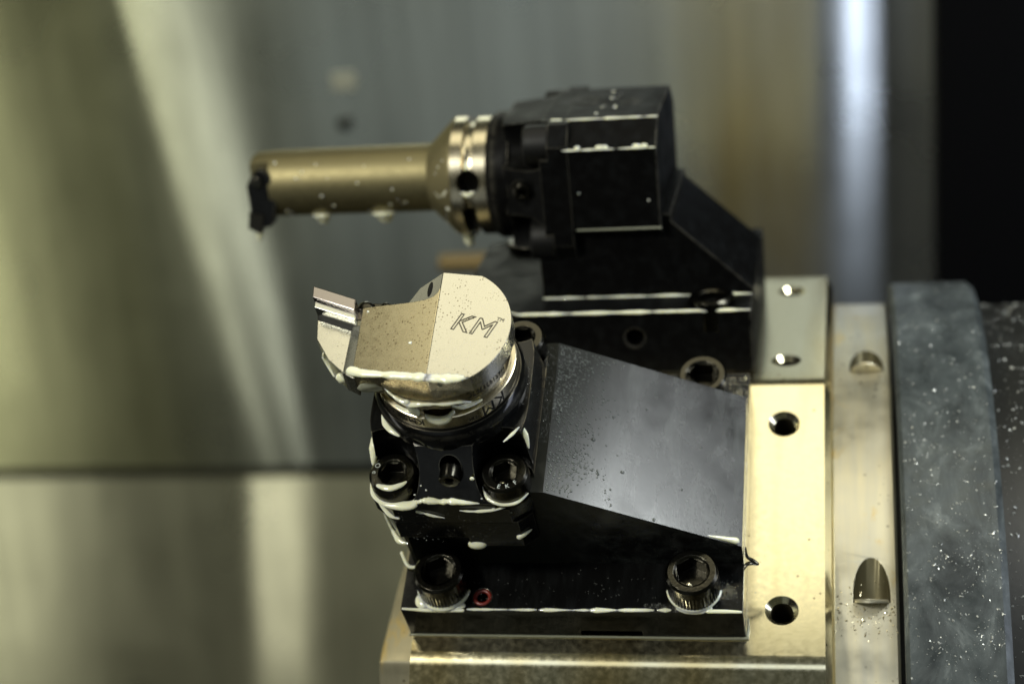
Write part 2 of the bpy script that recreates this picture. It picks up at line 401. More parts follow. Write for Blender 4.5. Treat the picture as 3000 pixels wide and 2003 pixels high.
LOW = sheet('lower_wall', lambda u: u, lambda u: u - 22 + (u + 300) * .08, -112, -520, -900, 300, lambda u: lerp_tab(TILT, u) + lerp_tab([(-900, -1.5), (-420, 0), (-345, -3), (-310, -7), (-250, -7), (-200, 0), (300, 0)], u), 559, 'floor', lean=58)
for v_ in LOW.data.vertices:                             # its top edge runs parallel to the foot of the wall above
    t_ = (v_.co.z / S + 520) / (520 - 112); v_.co.z += t_ * (v_.co.y / S - 559 + 58 * (1 - t_)) * -.55 * S
bm = NB(); box(bm, -950, 320, 575, 582, -140, -80)
m, nt, p = new_mat('dark_seam_olive', (.05, .05, .03), .6); M['seam_dark'] = m  # dark olive strip behind the joint of the two sheets
o = mk('wall_seam', bm, 'seam_dark', bevel=0); o['kind'] = 'structure'
m, nt, p = new_mat('dark_bed', (.012, .013, .009), .5, 0); M['bed'] = m
bm = NB(); box(bm, -1600, 1200, -1500, 540, -640, -600)
o = mk('machine_floor', bm, 'bed'); o['kind'] = 'structure'
bm = NB(); box(bm, 157, 430, 505, 640, -420, 760)
o = mk('machine_column', bm, 'column', bevel=3); tag(o, 'tall black upright machine column at the right behind the turret drum', 'column')
wy = min((abs(v.co.x / S + 268) + abs(v.co.z / S - 200) * .3, v.co.y / S) for v in BACK.data.vertices)[1] - 1.0
bm = NB(); box(bm, -277, -259, wy - 2, wy + 4, 211, 224)
tag(mk('sticker_plate', bm, 'sticker', bevel=.5), 'small pale plate on the grey back wall above the boring bar', 'plate')
bm = NB(); cyl(bm, (-271, wy + 4, 186), (0, -1, 0), 5, 9, 24)
tag(mk('wall_bolt', bm, 'screw', bevel=.6), 'single dark bolt head on the grey back wall', 'bolt')
bm = NB(); cyl(bm, (-148, 300, 157), (1, 0, 0), 5.5, 150, 40)
pipe = mk('coolant_pipe', bm, 'rust', bevel=1); tag(pipe, 'thin brown pipe behind the rear tool holder base', 'pipe')

# ------------------------------------------------------------------ turret
turret = thing('tool_turret', 'polished steel twelve-sided tool turret carrying both black holders', 'turret')
def poly12(c, R=RA):
    h = R * math.tan(rad(15)) - c; out = []
    for k in range(12):
        a = rad(30 * k)
        N = Vector((-math.sin(a), math.cos(a))); V = Vector((math.cos(a), math.sin(a)))
        for s in (h, -h):
            q = N * R + V * s; out.append((q.x, q.y))
    return out
X1, X2 = -57.6, 89.1
bm = NB(); prism(bm, poly12(3.0), 'x', X1, X2)
cuts = NB(); cone = NB()
for ang in (0, 30, 60):
    a = rad(ang); N = Vector((0, -math.sin(a), math.cos(a))); V = Vector((0, math.cos(a), math.sin(a)))
    for v in (-40.3, 40.3):
        c = N * RA + V * v + Vector((74.1, 0, 0))
        lathe(cone, [(0, -1.95), (4.0, -1.95), (5.9, .0), (5.9, 2), (0, 2)], 40, axis_m(c, N))
        lathe(cuts, [(0, -30), (4.0, -30), (4.0, 2), (0, 2)], 40, axis_m(c, N))
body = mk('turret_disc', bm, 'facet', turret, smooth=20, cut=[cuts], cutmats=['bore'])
mdc = mk('cutter', cone, 'facet', recalc=True, smooth=0)
md = body.modifiers.new('b', 'BOOLEAN'); md.operation = 'DIFFERENCE'; md.solver = 'EXACT'; md.object = mdc
md = body.modifiers.new('v', 'BEVEL'); md.width = .5 * S; md.segments = 2; md.limit_method = 'ANGLE'; md.angle_limit = rad(18)
finish(body)
for pl in body.data.polygons: pl.use_smooth = True
body.data.set_sharp_from_angle(angle=rad(20))
md = body.modifiers.new('w', 'WEIGHTED_NORMAL'); md.keep_sharp = True; md.weight = 80; finish(body)
bpy.data.objects.remove(mdc)
# scalloped front rim plate
bm = NB(); pts = []
for k in range(360):
    a = rad(k); d = abs(((k + 15) % 30) - 15)           # 0 at a facet centre, 15 at a corner
    r = 207 + 21.5 * (d / 15) ** 1.25
    pts.append((-r * math.sin(a), r * math.cos(a)))
prism(bm, pts, 'x', -71, -57.6)
mk('rim_plate', bm, 'rim', turret, smooth=25, bevel=1.2)
# shoulder chamfer strip between facets and ring, then the aluminium ring with screw pockets
bm = NB(); prism(bm, poly12(3.0, RA - 1.2), 'x', X2, X2 + 2.2, top=poly12(3.0, RA - 4.5)); mk('shoulder', bm, 'facet', turret, smooth=20)
bm = NB(); R2 = 220.5
lathe(bm, [(0, 91.2), (R2 - 1, 91.2), (R2, 92.2), (R2, 113.7), (R2 - 1, 114.7), (0, 114.7)], 360, Matrix.Rotation(rad(90), 4, 'Y'))
cuts = NB()
for k in (0, 1, 2, -1):
    th = rad(37.8 + 30 * (k - 1) + .3)
    er = Vector((0, -math.sin(th), math.cos(th))); et = Vector((0, math.cos(th), math.sin(th)))   # et: towards smaller angle
    d = (et * .92 + er * .39).normalized()
    c = er * (R2 - .8) + Vector((105.2, 0, 0)) - et * .4
    cyl(cuts, c, d, 6.6, 60, 40)
m, nt, p = new_mat('shaded_pocket_steel', (.13, .115, .065), .38, .7); M['pocket'] = m  # darker colour paints in the shade of the ring pockets
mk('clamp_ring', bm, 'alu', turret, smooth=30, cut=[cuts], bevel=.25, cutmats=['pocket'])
for k in (0, 1):
    th = rad(37.8 + 30 * (k - 1) + .3)
    er = Vector((0, -math.sin(th), math.cos(th))); et = Vector((0, math.cos(th), math.sin(th)))
    d = (et * .92 + er * .39).normalized(); c = er * (R2 - .8) + Vector((105.2, 0, 0)) - et * .4
    bm = NB(); lathe(bm, [(0, .15), (3.1, .15), (3.5, 1.2), (5.4, 1.2), (6.1, .7), (6.1, .05), (0, .05)], 36, axis_m(c, d)); mk('pocket_screw', bm, 'alu', turret, smooth=30)

housing = thing('turret_housing', 'dark blue-grey speckled drum beside the aluminium ring at right', 'housing')
RX = Matrix.Rotation(rad(90), 4, 'Y'); RD = 229.5
bm = NB(); lathe(bm, [(0, 116.2), (RD - 1.5, 116.2), (RD, 117.7), (RD, 149.5), (RD - 2, 152), (0, 152)], 360, RX)
mk('drum', bm, 'drum', housing, smooth=30)
bm = NB(); lathe(bm, [(0, 152), (219, 152), (217, 300), (0, 300)], 240, RX); mk('rear_housing', bm, 'housing', housing, smooth=30)
bm = NB(); lathe(bm, [(0, 114.7), (216, 114.7), (216, 116.2), (0, 116.2)], 200, RX); mk('seal_gap', bm, 'dark', housing, smooth=30)

# ------------------------------------------------------------------ screws
SCREW = {}
def socket_screw(r, h, af, parent, loc, rotz=0, knurl=True, name='socket_screw', mat='screw'):
    key = (r, h, af, mat)
    if key not in SCREW:
        bm = NB(); seg = 96
        prof = [(0, 0), (r, 0), (r, h * .62), (r - .12, h * .66), (r - .12, h - .9), (r - 1.0, h), (0, h)]
        lathe(bm, prof, seg)
        if knurl:
            for v in bm.verts:
                rr = math.hypot(v.co.x, v.co.y)
                if rr > r - .05 and v.co.z < h * .64:
                    k = round(math.atan2(v.co.y, v.co.x) / (2 * math.pi) * seg)
                    if k % 2: v.co.x *= 1 - .22 / r; v.co.y *= 1 - .22 / r
        hexc = NB(); R = af / math.sqrt(3)
        lathe(hexc, [(0, h * .42), (R, h * .42), (R, h + 1), (0, h + 1)], 6)
        con = NB(); lathe(con, [(0, h - .75), (R * .93, h - .75), (R * 1.16, h + .3), (0, h + .3)], 48)
        o = mk(name, bm, mat, parent, smooth=30, cut=[hexc, con], bevel=.12)
        SCREW[key] = o
    else:
        o = SCREW[key].copy(); C.objects.link(o); o.name = name; o.parent = parent
    o.location = Vector(loc) * S; o.rotation_euler = (0, 0, rotz)
    return o
def plan(pts, k=6):                                     # rounded polygon corners
    out = []
    for i, (x, y, r) in enumerate(pts):
        if r <= 0: out.append((x, y)); continue
        a = Vector(pts[i - 1][:2]) - Vector((x, y)); b = Vector(pts[(i + 1) % len(pts)][:2]) - Vector((x, y))
        a.normalize(); b.normalize(); ang = a.angle(b); t = r / math.tan(ang / 2)
        p0 = Vector((x, y)) + a * t; p2 = Vector((x, y)) + b * t
        for j in range(k + 1):
            u = j / k; q = p0 * (1 - u) ** 2 + Vector((x, y)) * 2 * u * (1 - u) + p2 * u * u; out.append((q.x, q.y))
    return out

# clamp unit, local: z = tool axis, z 0 = pocket floor, -8..0 flange, 20..28 collar; hx half width in x, hy in y
def clamp_unit(root, m, far=False):
    bk = 'black_far' if far else 'black_glint'
    hx, hy = 28.2, 37.4
    bm = NB()
    oct_ = [(-hx, -hy + 6), (-hx + 8, -hy), (hx - 8, -hy), (hx, -hy + 6), (hx, hy - 6), (hx - 8, hy), (-hx + 8, hy), (-hx, hy - 6)]
    prism(bm, oct_, 'z', -8, 3.4)
    cf = NB()
    for sx in (-1, 1):
        for sy in (-1, 1): cyl(cf, (sx * 19.3, sy * 28.7, .1), (0, 0, 1), 9.4, 12, 48)
    fl = mk('clamp_flange', bm, bk, root, smooth=30, bevel=.7, cut=[cf])
    fl.data.transform(Matrix.Scale(S, 4) @ m @ Matrix.Scale(1 / S, 4))
    bm = NB()
    # body: square-shouldered top, fanning out to the flange, scooped for the four screws
    n = 48; top, bot = [], []
    for k in range(n):
        a = 2 * math.pi * k / n; c, s = math.cos(a), math.sin(a)
        e = 5.0; q = (abs(c) ** e + abs(s) ** e) ** (-1 / e)
        top.append((27.3 * q * c, 25.4 * q * s)); bot.append((27.8 * q * c, 36.6 * q * s))
    L = [(0, 3.0), (.30, 7), (.62, 12), (.9, 18), (1.0, 20.5)]
    rings = []
    for t, z in L:
        rings.append([bm.verts.new((bot[k][0] * (1 - t) + top[k][0] * t, bot[k][1] * (1 - t) + top[k][1] * t, z)) for k in range(n)])
    for a, b in zip(rings, rings[1:]):
        for k in range(n): bm.faces.new((a[k], a[(k + 1) % n], b[(k + 1) % n], b[k]))
    bm.faces.new(rings[0][::-1]); bm.faces.new(rings[-1])
    cuts = []
    for sx in (-1, 1):
        for sy in (-1, 1):
            c = NB(); cyl(c, (sx * 20.0, sy * 28.7, 1.0), (0, 0, 1), 10.6, 40, 48); cuts.append(c)
    c = NB(); cyl(c, (1.5, -44, 11.5), (0, 1, .12), 3.7, 26, 32); cuts.append(c)
    bd = mk('clamp_body', place(bm, m) if False else bm, bk, root, smooth=32, bevel=.5, cut=cuts)
    bd.data.transform(Matrix.Scale(S, 4) @ m @ Matrix.Scale(1 / S, 4))
    bm = NB(); lathe(bm, [(0, 19), (26.2, 19), (26.2, 26), (25.0, 28), (0, 28)], 96); mk('collar', place(bm, m), bk, root, smooth=40)
    bm = NB(); lathe(bm, [(1.3, -33.2), (1.3, -29), (3.6, -29), (3.6, -33.6), (3.2, -33.9), (1.9, -33.9)], 32, Matrix.Translation((1.5, 0, 12)) @ Matrix.Rotation(rad(-90), 4, 'X') @ Matrix.Identity(4), closed=True)
    place(bm, Matrix.Identity(4)); 
    sc = mk('set_screw', place(bm, m), 'screw', root, smooth=30)
    for i, (sx, sy) in enumerate(((-1, -1), (1, -1), (-1, 1), (1, 1))):
        s = socket_screw(8.3, 10, 8, root, (0, 0, 0), name='clamp_screw', mat='dark' if far else 'screw', knurl=False)
        s.matrix_local = Matrix.Scale(S, 4) @ m @ Matrix.Translation((sx * 19.3, sy * 28.7, .2)) @ Matrix.Rotation(rad((0, 30, 15, 0)[i]), 4, 'Z') @ Matrix.Scale(1 / S, 4)

# ------------------------------------------------------------------ front tool holder
AX = -34.0
holder = thing('tool_holder', 'black tool holder with wet sloping side nearest the camera on the front facet', 'tool holder', F30, 'black tool holders on the turret')
T = 17.4
bm = NB(); prism(bm, plan([(-58.7, -51.6, .6), (62, -51.6, .6), (62, 51.6, .6), (-58.7, 51.6, .6)], 2), 'z', 0.05, T)
cut = NB(); box(cut, 4, 26, -60, 60, -1, 4.2)           # keyway under the base
cut2 = NB(); cyl(cut2, (-29.6, -46.0, T - 5), (0, 0, 1), 3.4, 12, 32)
mk('base_plate', bm, 'black', holder, smooth=25, bevel=.7, cut=[cut, cut2])
bm = NB(); lathe(bm, [(2.7 + .75 * math.cos(a), .75 * math.sin(a)) for a in [2 * math.pi * k / 12 for k in range(12)]], 40, Matrix.Translation((-29.6, -46.0, T - .6)), closed=True)
mk('seal_ring', bm, 'rubber', holder, smooth=60)
bm = NB()
prism(bm, [(-56.5, T - 1), (61.9, T - 1), (61.9, 28.4), (-2.4, 62.4), (-7, 62.4), (-7, 50), (-56.5, 50)], 'y', -32, 32)
cut = [NB()]; cyl(cut[0], (-43.7, -42.5, T), (0, 0, 1), 15.5, 20.5, 48)
mk('web', bm, 'slope', holder, smooth=25, bevel=.45, cut=cut)
bm = NB()
prism(bm, [(-62.2, -28), (-55, -37.4), (-12, -37.4), (-7.2, -33.4), (-7.2, 33.4), (-12, 37.4), (-55, 37.4), (-62.2, 28)], 'z', 37.5, 52.4)
cut = [NB()]; cyl(cut[0], (-47, -44, 30), (0, 0, 1), 17.5, 13, 48)
mk('block', bm, 'black', holder, smooth=25, bevel=.8, cut=cut)
clamp_unit(holder, Matrix.Translation((AX, 0, 60)))
for x, y in ((-43.7, -42.4), (45.0, -42.2), (45.4, 42.2), (-43.7, 42.4)):
    socket_screw(9.2, 12.0, 10, holder, (x, y, T), rad(rnd.uniform(0, 60)), name='base_screw')
# marks on screw faces
def radial_text(body, R, size, th, m, parent, name='screw_marking'):
    for i, ch in enumerate(body):
        bm = text_bm(ch, size, depth=.05); a = rad(th + i * 27)
        xs = [v.co.x for v in bm.verts]; w = (min(xs) + max(xs)) / 2
        place(bm, m @ Matrix.Rotation(a, 4, 'Z') @ Matrix.Translation((0, R, 0)) @ Matrix.Rotation(rad(180), 4, 'Z') @ Matrix.Translation((-w, -size * .35, 0)))
        mk(name, bm, 'white', parent, smooth=0)
ms = Matrix.Translation((AX, 0, 60))
radial_text('EKF', 6.1, 2.3, 170, ms @ Matrix.Translation((19.3, -28.7, 10.2)), holder)
radial_text('Oe', 6.1, 2.5, 64, ms @ Matrix.Translation((-19.3, -28.7, 10.2)), holder)

# ------------------------------------------------------------------ front cutting tool
tool = thing('cutting_tool', 'pale nickel grooving tool head engraved KM clamped in the front holder', 'cutting tool', F30)
mt = Matrix.Translation((AX, 0, 0))
arc = [(AX + .0 + 25.6 * math.cos(rad(a)), 25.6 * math.sin(rad(a))) for a in range(-54, 62, 4)]
# D-shaped end
bm = NB()
prism(bm, [(-34.2, -20.6)] + [(-19.5, -21.0)] + arc[1:] + [(-34.2, 23.7)], 'z', 104.7, 112)
# ramp with the coolant hole
wing = [(-34.2, 3), (-34.2, 23.6), (-43.2, 22.4), (-51.5, 14.2), (-53, 9), (-53, 3)]
A = [bm.verts.new((x, y, 96.5)) for x, y in wing]; B = [bm.verts.new((x, y, 111.9 + (x + 34.2) * .68)) for x, y in wing]
bm.faces.new(A); bm.faces.new(B[::-1])
for i in range(len(wing)): bm.faces.new((A[i], B[i], B[(i + 1) % len(wing)], A[(i + 1) % len(wing)]))
hd = mk('head', bm, 'nickel', tool, smooth=25, bevel=.25)
# neck
bm = NB()
npl = [(-60.2, -15.8), (-34.2, -20.6), (-34.2, 17.5), (-35.0, 15.0), (-36.5, 13.4), (-39, 12.4), (-44, 11.9), (-60.9, 11.6)]
def neck_z(x): return 112 - (-34.2 - x) * .115
A = [bm.verts.new((x, y, 99.2)) for x, y in npl]; B = [bm.verts.new((x, y, neck_z(x))) for x, y in npl]
bm.faces.new(A); bm.faces.new(B[::-1])
for i in range(len(npl)): bm.faces.new((A[i], B[i], B[(i + 1) % len(npl)], A[(i + 1) % len(npl)]))
mk('neck', bm, 'tan', tool, smooth=25, bevel=.25)
# stepped end panel that carries the insert, with chamfer
bm = NB()
ppl = [(-60.4, -15.6), (-60.9, 12.0), (-66, 14.2), (-78.4, 15.2), (-76.3, 1.4), (-70.8, -7.4), (-64.6, -13.2)]
prism(bm, ppl, 'z', 95.6, 105.2)
prism(bm, [(-59.9, 108.95), (-59.9, 96.0), (-64.9, 96.0), (-64.9, 105.1), (-64.4, 105.5)], 'y', -13.6, 11.8)
mk('insert_seat', bm, 'nickel', tool, smooth=25, bevel=.3)
# slot-shaped coolant hole on the ramp
bm = NB()
d = Vector((-.68, 0, 1)).normalized()
c = Vector((-38.7, 19.0, 111.9 - 4.5 * .68))
lathe(bm, [(0, .12), (1.05, .12), (1.25, .03), (1.25, -.4), (0, -.4)], 28, axis_m(c, d) @ Matrix.Scale(2.6, 4, (0, 1, 0)) @ Matrix.Scale(1.0, 4))
mk('coolant_slot', bm, 'dark', tool, smooth=40)
# insert and blade
bm = NB(); prism(bm, [(-77.7, 11.3), (-77.4, 9.7), (-62.7, 3.7), (-62.5, 5.3)], 'z', 104, 105.32); mk('blade_shade_strip', bm, 'dark', tool, smooth=0)  # dark strip laid on the panel as the shade under the blade
bm = NB(); prism(bm, [(-79.0, 19.3), (-78.4, 14.4), (-62.6, 8.0), (-62.9, 12.9)], 'z', 106.0, 112.0)
mk('insert', bm, 'carbide', tool, smooth=20, bevel=.35)
bm = NB(); prism(bm, [(-77.9, 14.0), (-77.6, 11.2), (-62.4, 5.2), (-62.5, 8.0)], 'z', 105.0, 110.4)
mk('support_blade', bm, 'blade', tool, smooth=20, bevel=.3)
for x, r in ((-61.0, 3.4), (-54.0, 2.6)):
    bm = NB(); lathe(bm, [(0, 0), (r, 0), (r, 5), (r - .8, 6.3), (r * .4, 6.8), (0, 6.8)], 32, Matrix.Translation((x, 13.6, 100.6))); mk('clamp_bolt', bm, 'screw', tool, smooth=40)
bm = NB(); prism(bm, plan([(-63, 11, 1), (-47, 11, 1), (-47, 16, 2), (-63, 17, 2)], 4), 'z', 98, 105.2); mk('top_clamp', bm, 'screw', tool, smooth=35, bevel=.6)
# coupling rings: flange ring with writing, groove, number band
bm = NB()
lathe(bm, [(0, 87.9), (23.9, 87.9), (24.3, 88.3), (24.3, 93.7), (23.9, 94.0), (22.6, 94.3), (22.3, 96.5), (24.2, 99.2), (24.55, 99.6), (24.55, 104.8), (0, 104.8)], 128, mt)
c1 = NB(); a = rad(-88); cyl(c1, (AX + 30 * math.cos(a), 30 * math.sin(a), 95.3), (-math.cos(a), -math.sin(a), 0), 4.9, 22, 40)
c2 = NB(); box(c2, AX + 20.5, AX + 30, -9.3, 2.2, 95.2, 103.0)
c3 = NB(); box(c3, AX - 30, AX - 1.5, 8.0, 30, 97.5, 110)
mk('coupling', bm, 'ringsteel', tool, smooth=28, cut=[c1, c2, c3], bevel=.15)
mk('lettering', wrap_text('116519217E7C', 4.0, 24.58, -21.5, 104.0, AX, xs=.66), 'ink', tool, smooth=0)
mk('lettering', wrap_text('KM', 7.0, 24.33, -29.5, 93.5, AX, xs=1.0), 'ink', tool, smooth=0)
mk('lettering', wrap_text('TM', 2.4, 24.33, -57.0, 91.4, AX), 'ink', tool, smooth=0)
mk('lettering', wrap_text('KM50 TC3', 4.2, 24.33, -100, 93.0, AX), 'ink', tool, smooth=0)
bm = text_bm('KM', 10.0, outline=.22, shear=.12)
place(bm, Matrix.Translation((-29.1, -.6, 112.0)) @ Matrix.Rotation(rad(-17.5), 4, 'Z'))
mk('engraving', bm, 'engraved', tool, smooth=50)
bm = text_bm('TM', 1.9, outline=.07)
place(bm, Matrix.Translation((-13.6, 2.3, 112.0)) @ Matrix.Rotation(rad(-17.5), 4, 'Z'))
mk('engraving', bm, 'engraved', tool, smooth=50)

# ------------------------------------------------------------------ rear tool holder
rear = thing('tool_holder', 'black tool holder with octagonal block behind, holding the bronze boring bar', 'tool holder', F00, 'black tool holders on the turret')
TR = 26.0; NA = 69.5
bm = NB(); prism(bm, [(-30, -51.6), (62, -51.6), (62, 51.6), (-45, 51.6), (-58.7, 40), (-58.7, -18), (-46, -38)], 'z', 0.05, TR)
cut = NB(); cyl(cut, (15.9, -56, 15.3), (0, 1, 0), 3.6, 14, 32)
mk('base_plate', bm, 'black_far', rear, smooth=25, bevel=.9, cut=[cut])
bm = NB(); prism(bm, [(-23, TR - 1), (61.9, TR - 1), (62, 28), (31, 57), (31, 60), (-14, 60), (-23, 47)], 'y', -32.5, 32.5)
mk('web', bm, 'black_far', rear, smooth=25, bevel=.6)
hz = 28.5
prof = [(-25, NA + hz), (-37, NA + 19), (-37, NA - 13.5), (-30, NA - 20), (30, NA - 20), (37, NA - 13.5), (37, NA + 19), (25, NA + hz)]
bm = NB(); prism(bm, prof, 'x', -10, 27.4, top=[(y * .999, z) for y, z in prof])
o = mk('block', bm, 'black_far', rear, smooth=25, bevel=.7)
clamp_unit(rear, Matrix.Translation((-15.5, 0, NA)) @ Matrix(((0, 0, -1, 0), (0, 1, 0, 0), (1, 0, 0, 0), (0, 0, 0, 1))), far=True)
for x, y in ((46.1, -43.0), (46.1, 43.0), (-40, 34)):
    socket_screw(9.2, 12.0, 10, rear, (x, y, TR - 8.5), rad(rnd.uniform(0, 60)), name='base_screw')
for x, y, r in ((-4, 4, 6.5), (14.5, -1, 4.2)):
    bm = NB(); lathe(bm, [(0, -.2), (r * .55, -.2), (r * .6, .25), (r, .25), (r + .3, -.2)], 40, Matrix.Translation((x, y, NA + hz))); mk('top_plug', bm, 'black_far', rear, smooth=35)

# ------------------------------------------------------------------ boring bar
bar = thing('boring_bar', 'bronze coloured boring bar with black tip pocket held out to the left', 'boring bar', F00)
BM = Matrix.Translation((0, 0, NA)) @ Matrix(((0, 0, -1, 0), (0, 1, 0, 0), (1, 0, 0, 0), (0, 0, 0, 1)))     # local z -> -x
bm = NB(); lathe(bm, [(0, 70), (14.2, 70), (14.0, 140), (13.6, 146.5), (12.6, 148.5), (0, 148.5)], 80, BM)
cut = NB(); box(cut, -160, -139.5, -20, -7.5, NA - 20, NA + 13)
mk('shank', bm, 'bronze', bar, smooth=30, cut=[cut], bevel=.5)
bm = NB(); lathe(bm, [(0, 59), (24.6, 59), (24.2, 60.4), (14.6, 70.4), (14.2, 71), (0, 71)], 96, BM); mk('cone', bm, 'bronze', bar, smooth=40)
bm = NB()
lathe(bm, [(0, 43.6), (24.0, 43.6), (24.5, 44.1), (24.5, 49.6), (24.1, 50), (22.2, 50.3), (22.0, 51.5), (22.3, 53.2), (24.2, 53.6), (24.7, 54.0), (24.7, 58.8), (24.2, 59.2), (0, 59.2)], 128, BM)
c1 = NB(); a = rad(9); cyl(c1, Vector((-51.4, -30 * math.cos(a), NA + 30 * math.sin(a))), (0, math.cos(a), -math.sin(a)), 5.0, 20, 40)
c2 = NB(); box(c2, -55.2, -49.2, -30, -6, NA - 30, NA - 7.5)
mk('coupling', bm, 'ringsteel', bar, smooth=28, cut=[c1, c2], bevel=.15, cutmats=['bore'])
bm = NB(); tube(bm, [(-54.5, -24.0, NA - .5), (-52, -23.6, NA - 1.6), (-49.5, -24.0, NA - .4)], [.7, 1.3, .7]); tube(bm, [(-51.4, -23.6, NA + 12.4), (-51.4, -23.9, NA + 10)], [.4, 1.4]); o = mk('coolant_drop', bm, 'milk', None, smooth=180); o.matrix_world = F00; tag(o, 'milky drops on the rim of the hole in the rear coupling ring', 'coolant', 'milky coolant drops and beads')
bm = NB()
prism(bm, plan([(-148.6, NA - 15, 2), (-140, NA - 16, 4), (-137, NA - 6, 3), (-138, NA + 8, 4), (-144, NA + 10.5, 4), (-149, NA + 3, 3)], 5), 'y', -13.6, -7.2)
mk('insert_cartridge', bm, 'black', bar, smooth=30, bevel=.8)
bm = NB(); prism(bm, [(-150.5, NA - 15.5), (-145, NA - 18), (-142.5, NA - 10), (-149, NA - 8)], 'y', -14.6, -9.5); mk('insert', bm, 'dark_carbide', bar, smooth=30, bevel=.4)
bm = NB(); lathe(bm, [(0, 0), (2.6, 0), (2.6, 1.0), (1.9, 1.5), (0, 1.5)], 28, axis_m((-143.5, -13.6, NA + 4.5), (0, -1, 0))); mk('insert_screw', bm, 'screw', bar, smooth=30)

# ------------------------------------------------------------------ milky coolant
def milk(name, bm, mw, label, mat='milk', group='milky coolant drops and beads', cat='coolant'):
    o = mk(name, bm, mat, None, smooth=180); o.matrix_world = mw; tag(o, label, cat, group); return o
def film(bm, a, b, r, flat=.6, gaps=.12, up=(0, 0, 1)):
    a, b = Vector(a), Vector(b); L = (b - a).length; t = 0
    while t < L - .6:
        l = min(L - t, rnd.uniform(.18, .45) * L); n = max(3, int(l / 2.2)); P, R = [], []
        ph = rnd.uniform(0, 90)
        for k in range(n + 1):
            u = (t + l * k / n) / L; P.append(a.lerp(b, u))
            R.append(r * max(.28, .8 + .75 * noise.noise((u * L * .13 + ph, 0, 0)) + .3 * noise.noise((u * L * .6 + ph, 5, 0))))
        R[0] *= .5; R[-1] *= .5
        tube(bm, P, R, seg=10, flat=flat, up=up); t += l + (rnd.uniform(.2, 1.6) if rnd.random() > .4 else -.3)
# along the lower edge of the tool head
bm = NB(); tube(bm, [(-60.8, -15.0, 108.9), (-57, -16.6, 109.5), (-51.4, -17.6, 110.1), (-44.5, -18.8, 110.8), (-37.6, -19.9, 111.3), (-33.0, -20.6, 111.6)], [2.2, 2.0, 1.5, 1.7, 2.0, 1.6], flat=.6, wob=.3)
tube(bm, [(-33.5, -20.6, 111.6), (-29, -21.0, 111.6), (-24, -20.9, 111.5), (-18.6, -19.6, 111.4)], [1.6, 2.3, 2.0, .7], flat=.55, wob=.3)
milk('coolant_bead', bm, F30, 'long thick milky bead along the lower edge of the KM tool head')
bm = NB(); ell(bm, (-66.6, -10.6, 99.6), (2.2, 2.0, 2.3), sub=3, jit=.15); milk('coolant_drop', bm, F30, 'round milky drop under the left corner of the tool head')
bm = NB(); tube(bm, [(-73.5, -3.2, 103.5), (-74.0, -2.8, 101), (-73.0, -4.2, 98), (-71.0, -7.0, 95.8)], [.5, 1.1, .9, .6], flat=.7); milk('coolant_run', bm, F30, 'thin milky run down the lower left side of the tool head')
bm = NB(); ell(bm, (-55.0, -16.9, 102.0), (5.0, .9, 2.4), sub=3, jit=.1); milk('coolant_drop', bm, F30, 'wide flat thin drop on the dark underside of the tool head', 'thin')
bm = NB(); ell(bm, (-47.6, -18.2, 103.2), (1.6, .7, 1.1), sub=2); ell(bm, (-30.2, -20.9, 108), (1.0, .6, .9), sub=2); milk('small_droplet', bm, F30, 'pair of small thin droplets on the tool head underside', 'thin')
# drip hanging over the groove, and the sheet to the right of it
def ring_pt(th, r, n): return (AX + r * math.cos(rad(th)), r * math.sin(rad(th)), n)
bm = NB(); tube(bm, [ring_pt(t, 24.2, n) for t, n in ((-130, 103.6), (-122, 102.6), (-114, 101.8), (-106, 101.6), (-98, 102.5), (-88, 102.7), (-78, 102.0), (-68, 101.3), (-60, 99.2))], [.6, 1.1, 1.6, 2.1, 1.6, 1.0, 1.4, 1.3, .6], flat=.6, up=(0, 0, 1), wob=.2)
tube(bm, [ring_pt(-109, 24.0, 102), ring_pt(-107, 24.0, 98.5), ring_pt(-105.5, 23.6, 95.6)], [1.8, 1.9, 1.5])
tube(bm, [ring_pt(-73, 23.8, 100), ring_pt(-67, 23.6, 97.8), ring_pt(-58, 23.2, 96.2), ring_pt(-50, 23.2, 95.6)], [1.3, 1.7, 1.1, .5], flat=.7)
milk('coolant_drip', bm, F30, 'milky drip hanging across the groove of the KM coupling')
bm = NB(); tube(bm, [ring_pt(-103, 22.6, 93.6), ring_pt(-96, 22.6, 91.9), ring_pt(-88, 22.8, 91.2), ring_pt(-80, 22.8, 92.2), ring_pt(-75.5, 22.6, 94.6)], [.9, 1.6, 1.9, 1.7, .9]); milk('coolant_pool', bm, F30, 'pool of milky coolant in the oval hole of the coupling')
bm = NB(); tube(bm, [ring_pt(-126, 23.6, 95.0), ring_pt(-116, 23.4, 94.8), ring_pt(-107, 23.2, 94.8)], [.5, .9, .7], flat=.6); milk('coolant_run', bm, F30, 'thin milky run along the groove left of the drip')
# left flank of the clamp body
bm = NB(); tube(bm, [(-61.9, -22.5, 66), (-61.6, -18.0, 68.4), (-61.2, -14.8, 70.2), (-60.6, -12.0, 71.2)], [.6, 2.4, 2.0, .6], flat=.9); milk('coolant_run', bm, F30, 'tall milky run on the left flank of the black clamp body')
bm = NB(); tube(bm, [(-56.2, -12.8, 80.9), (-55.0, -16.2, 80.9), (-52.6, -19.2, 80.9), (-49.8, -21.2, 80.7)], [1.2, 1.6, 1.3, .5], flat=.6); milk('coolant_pool', bm, F30, 'milky patch on the clamp top beside the left pocket')
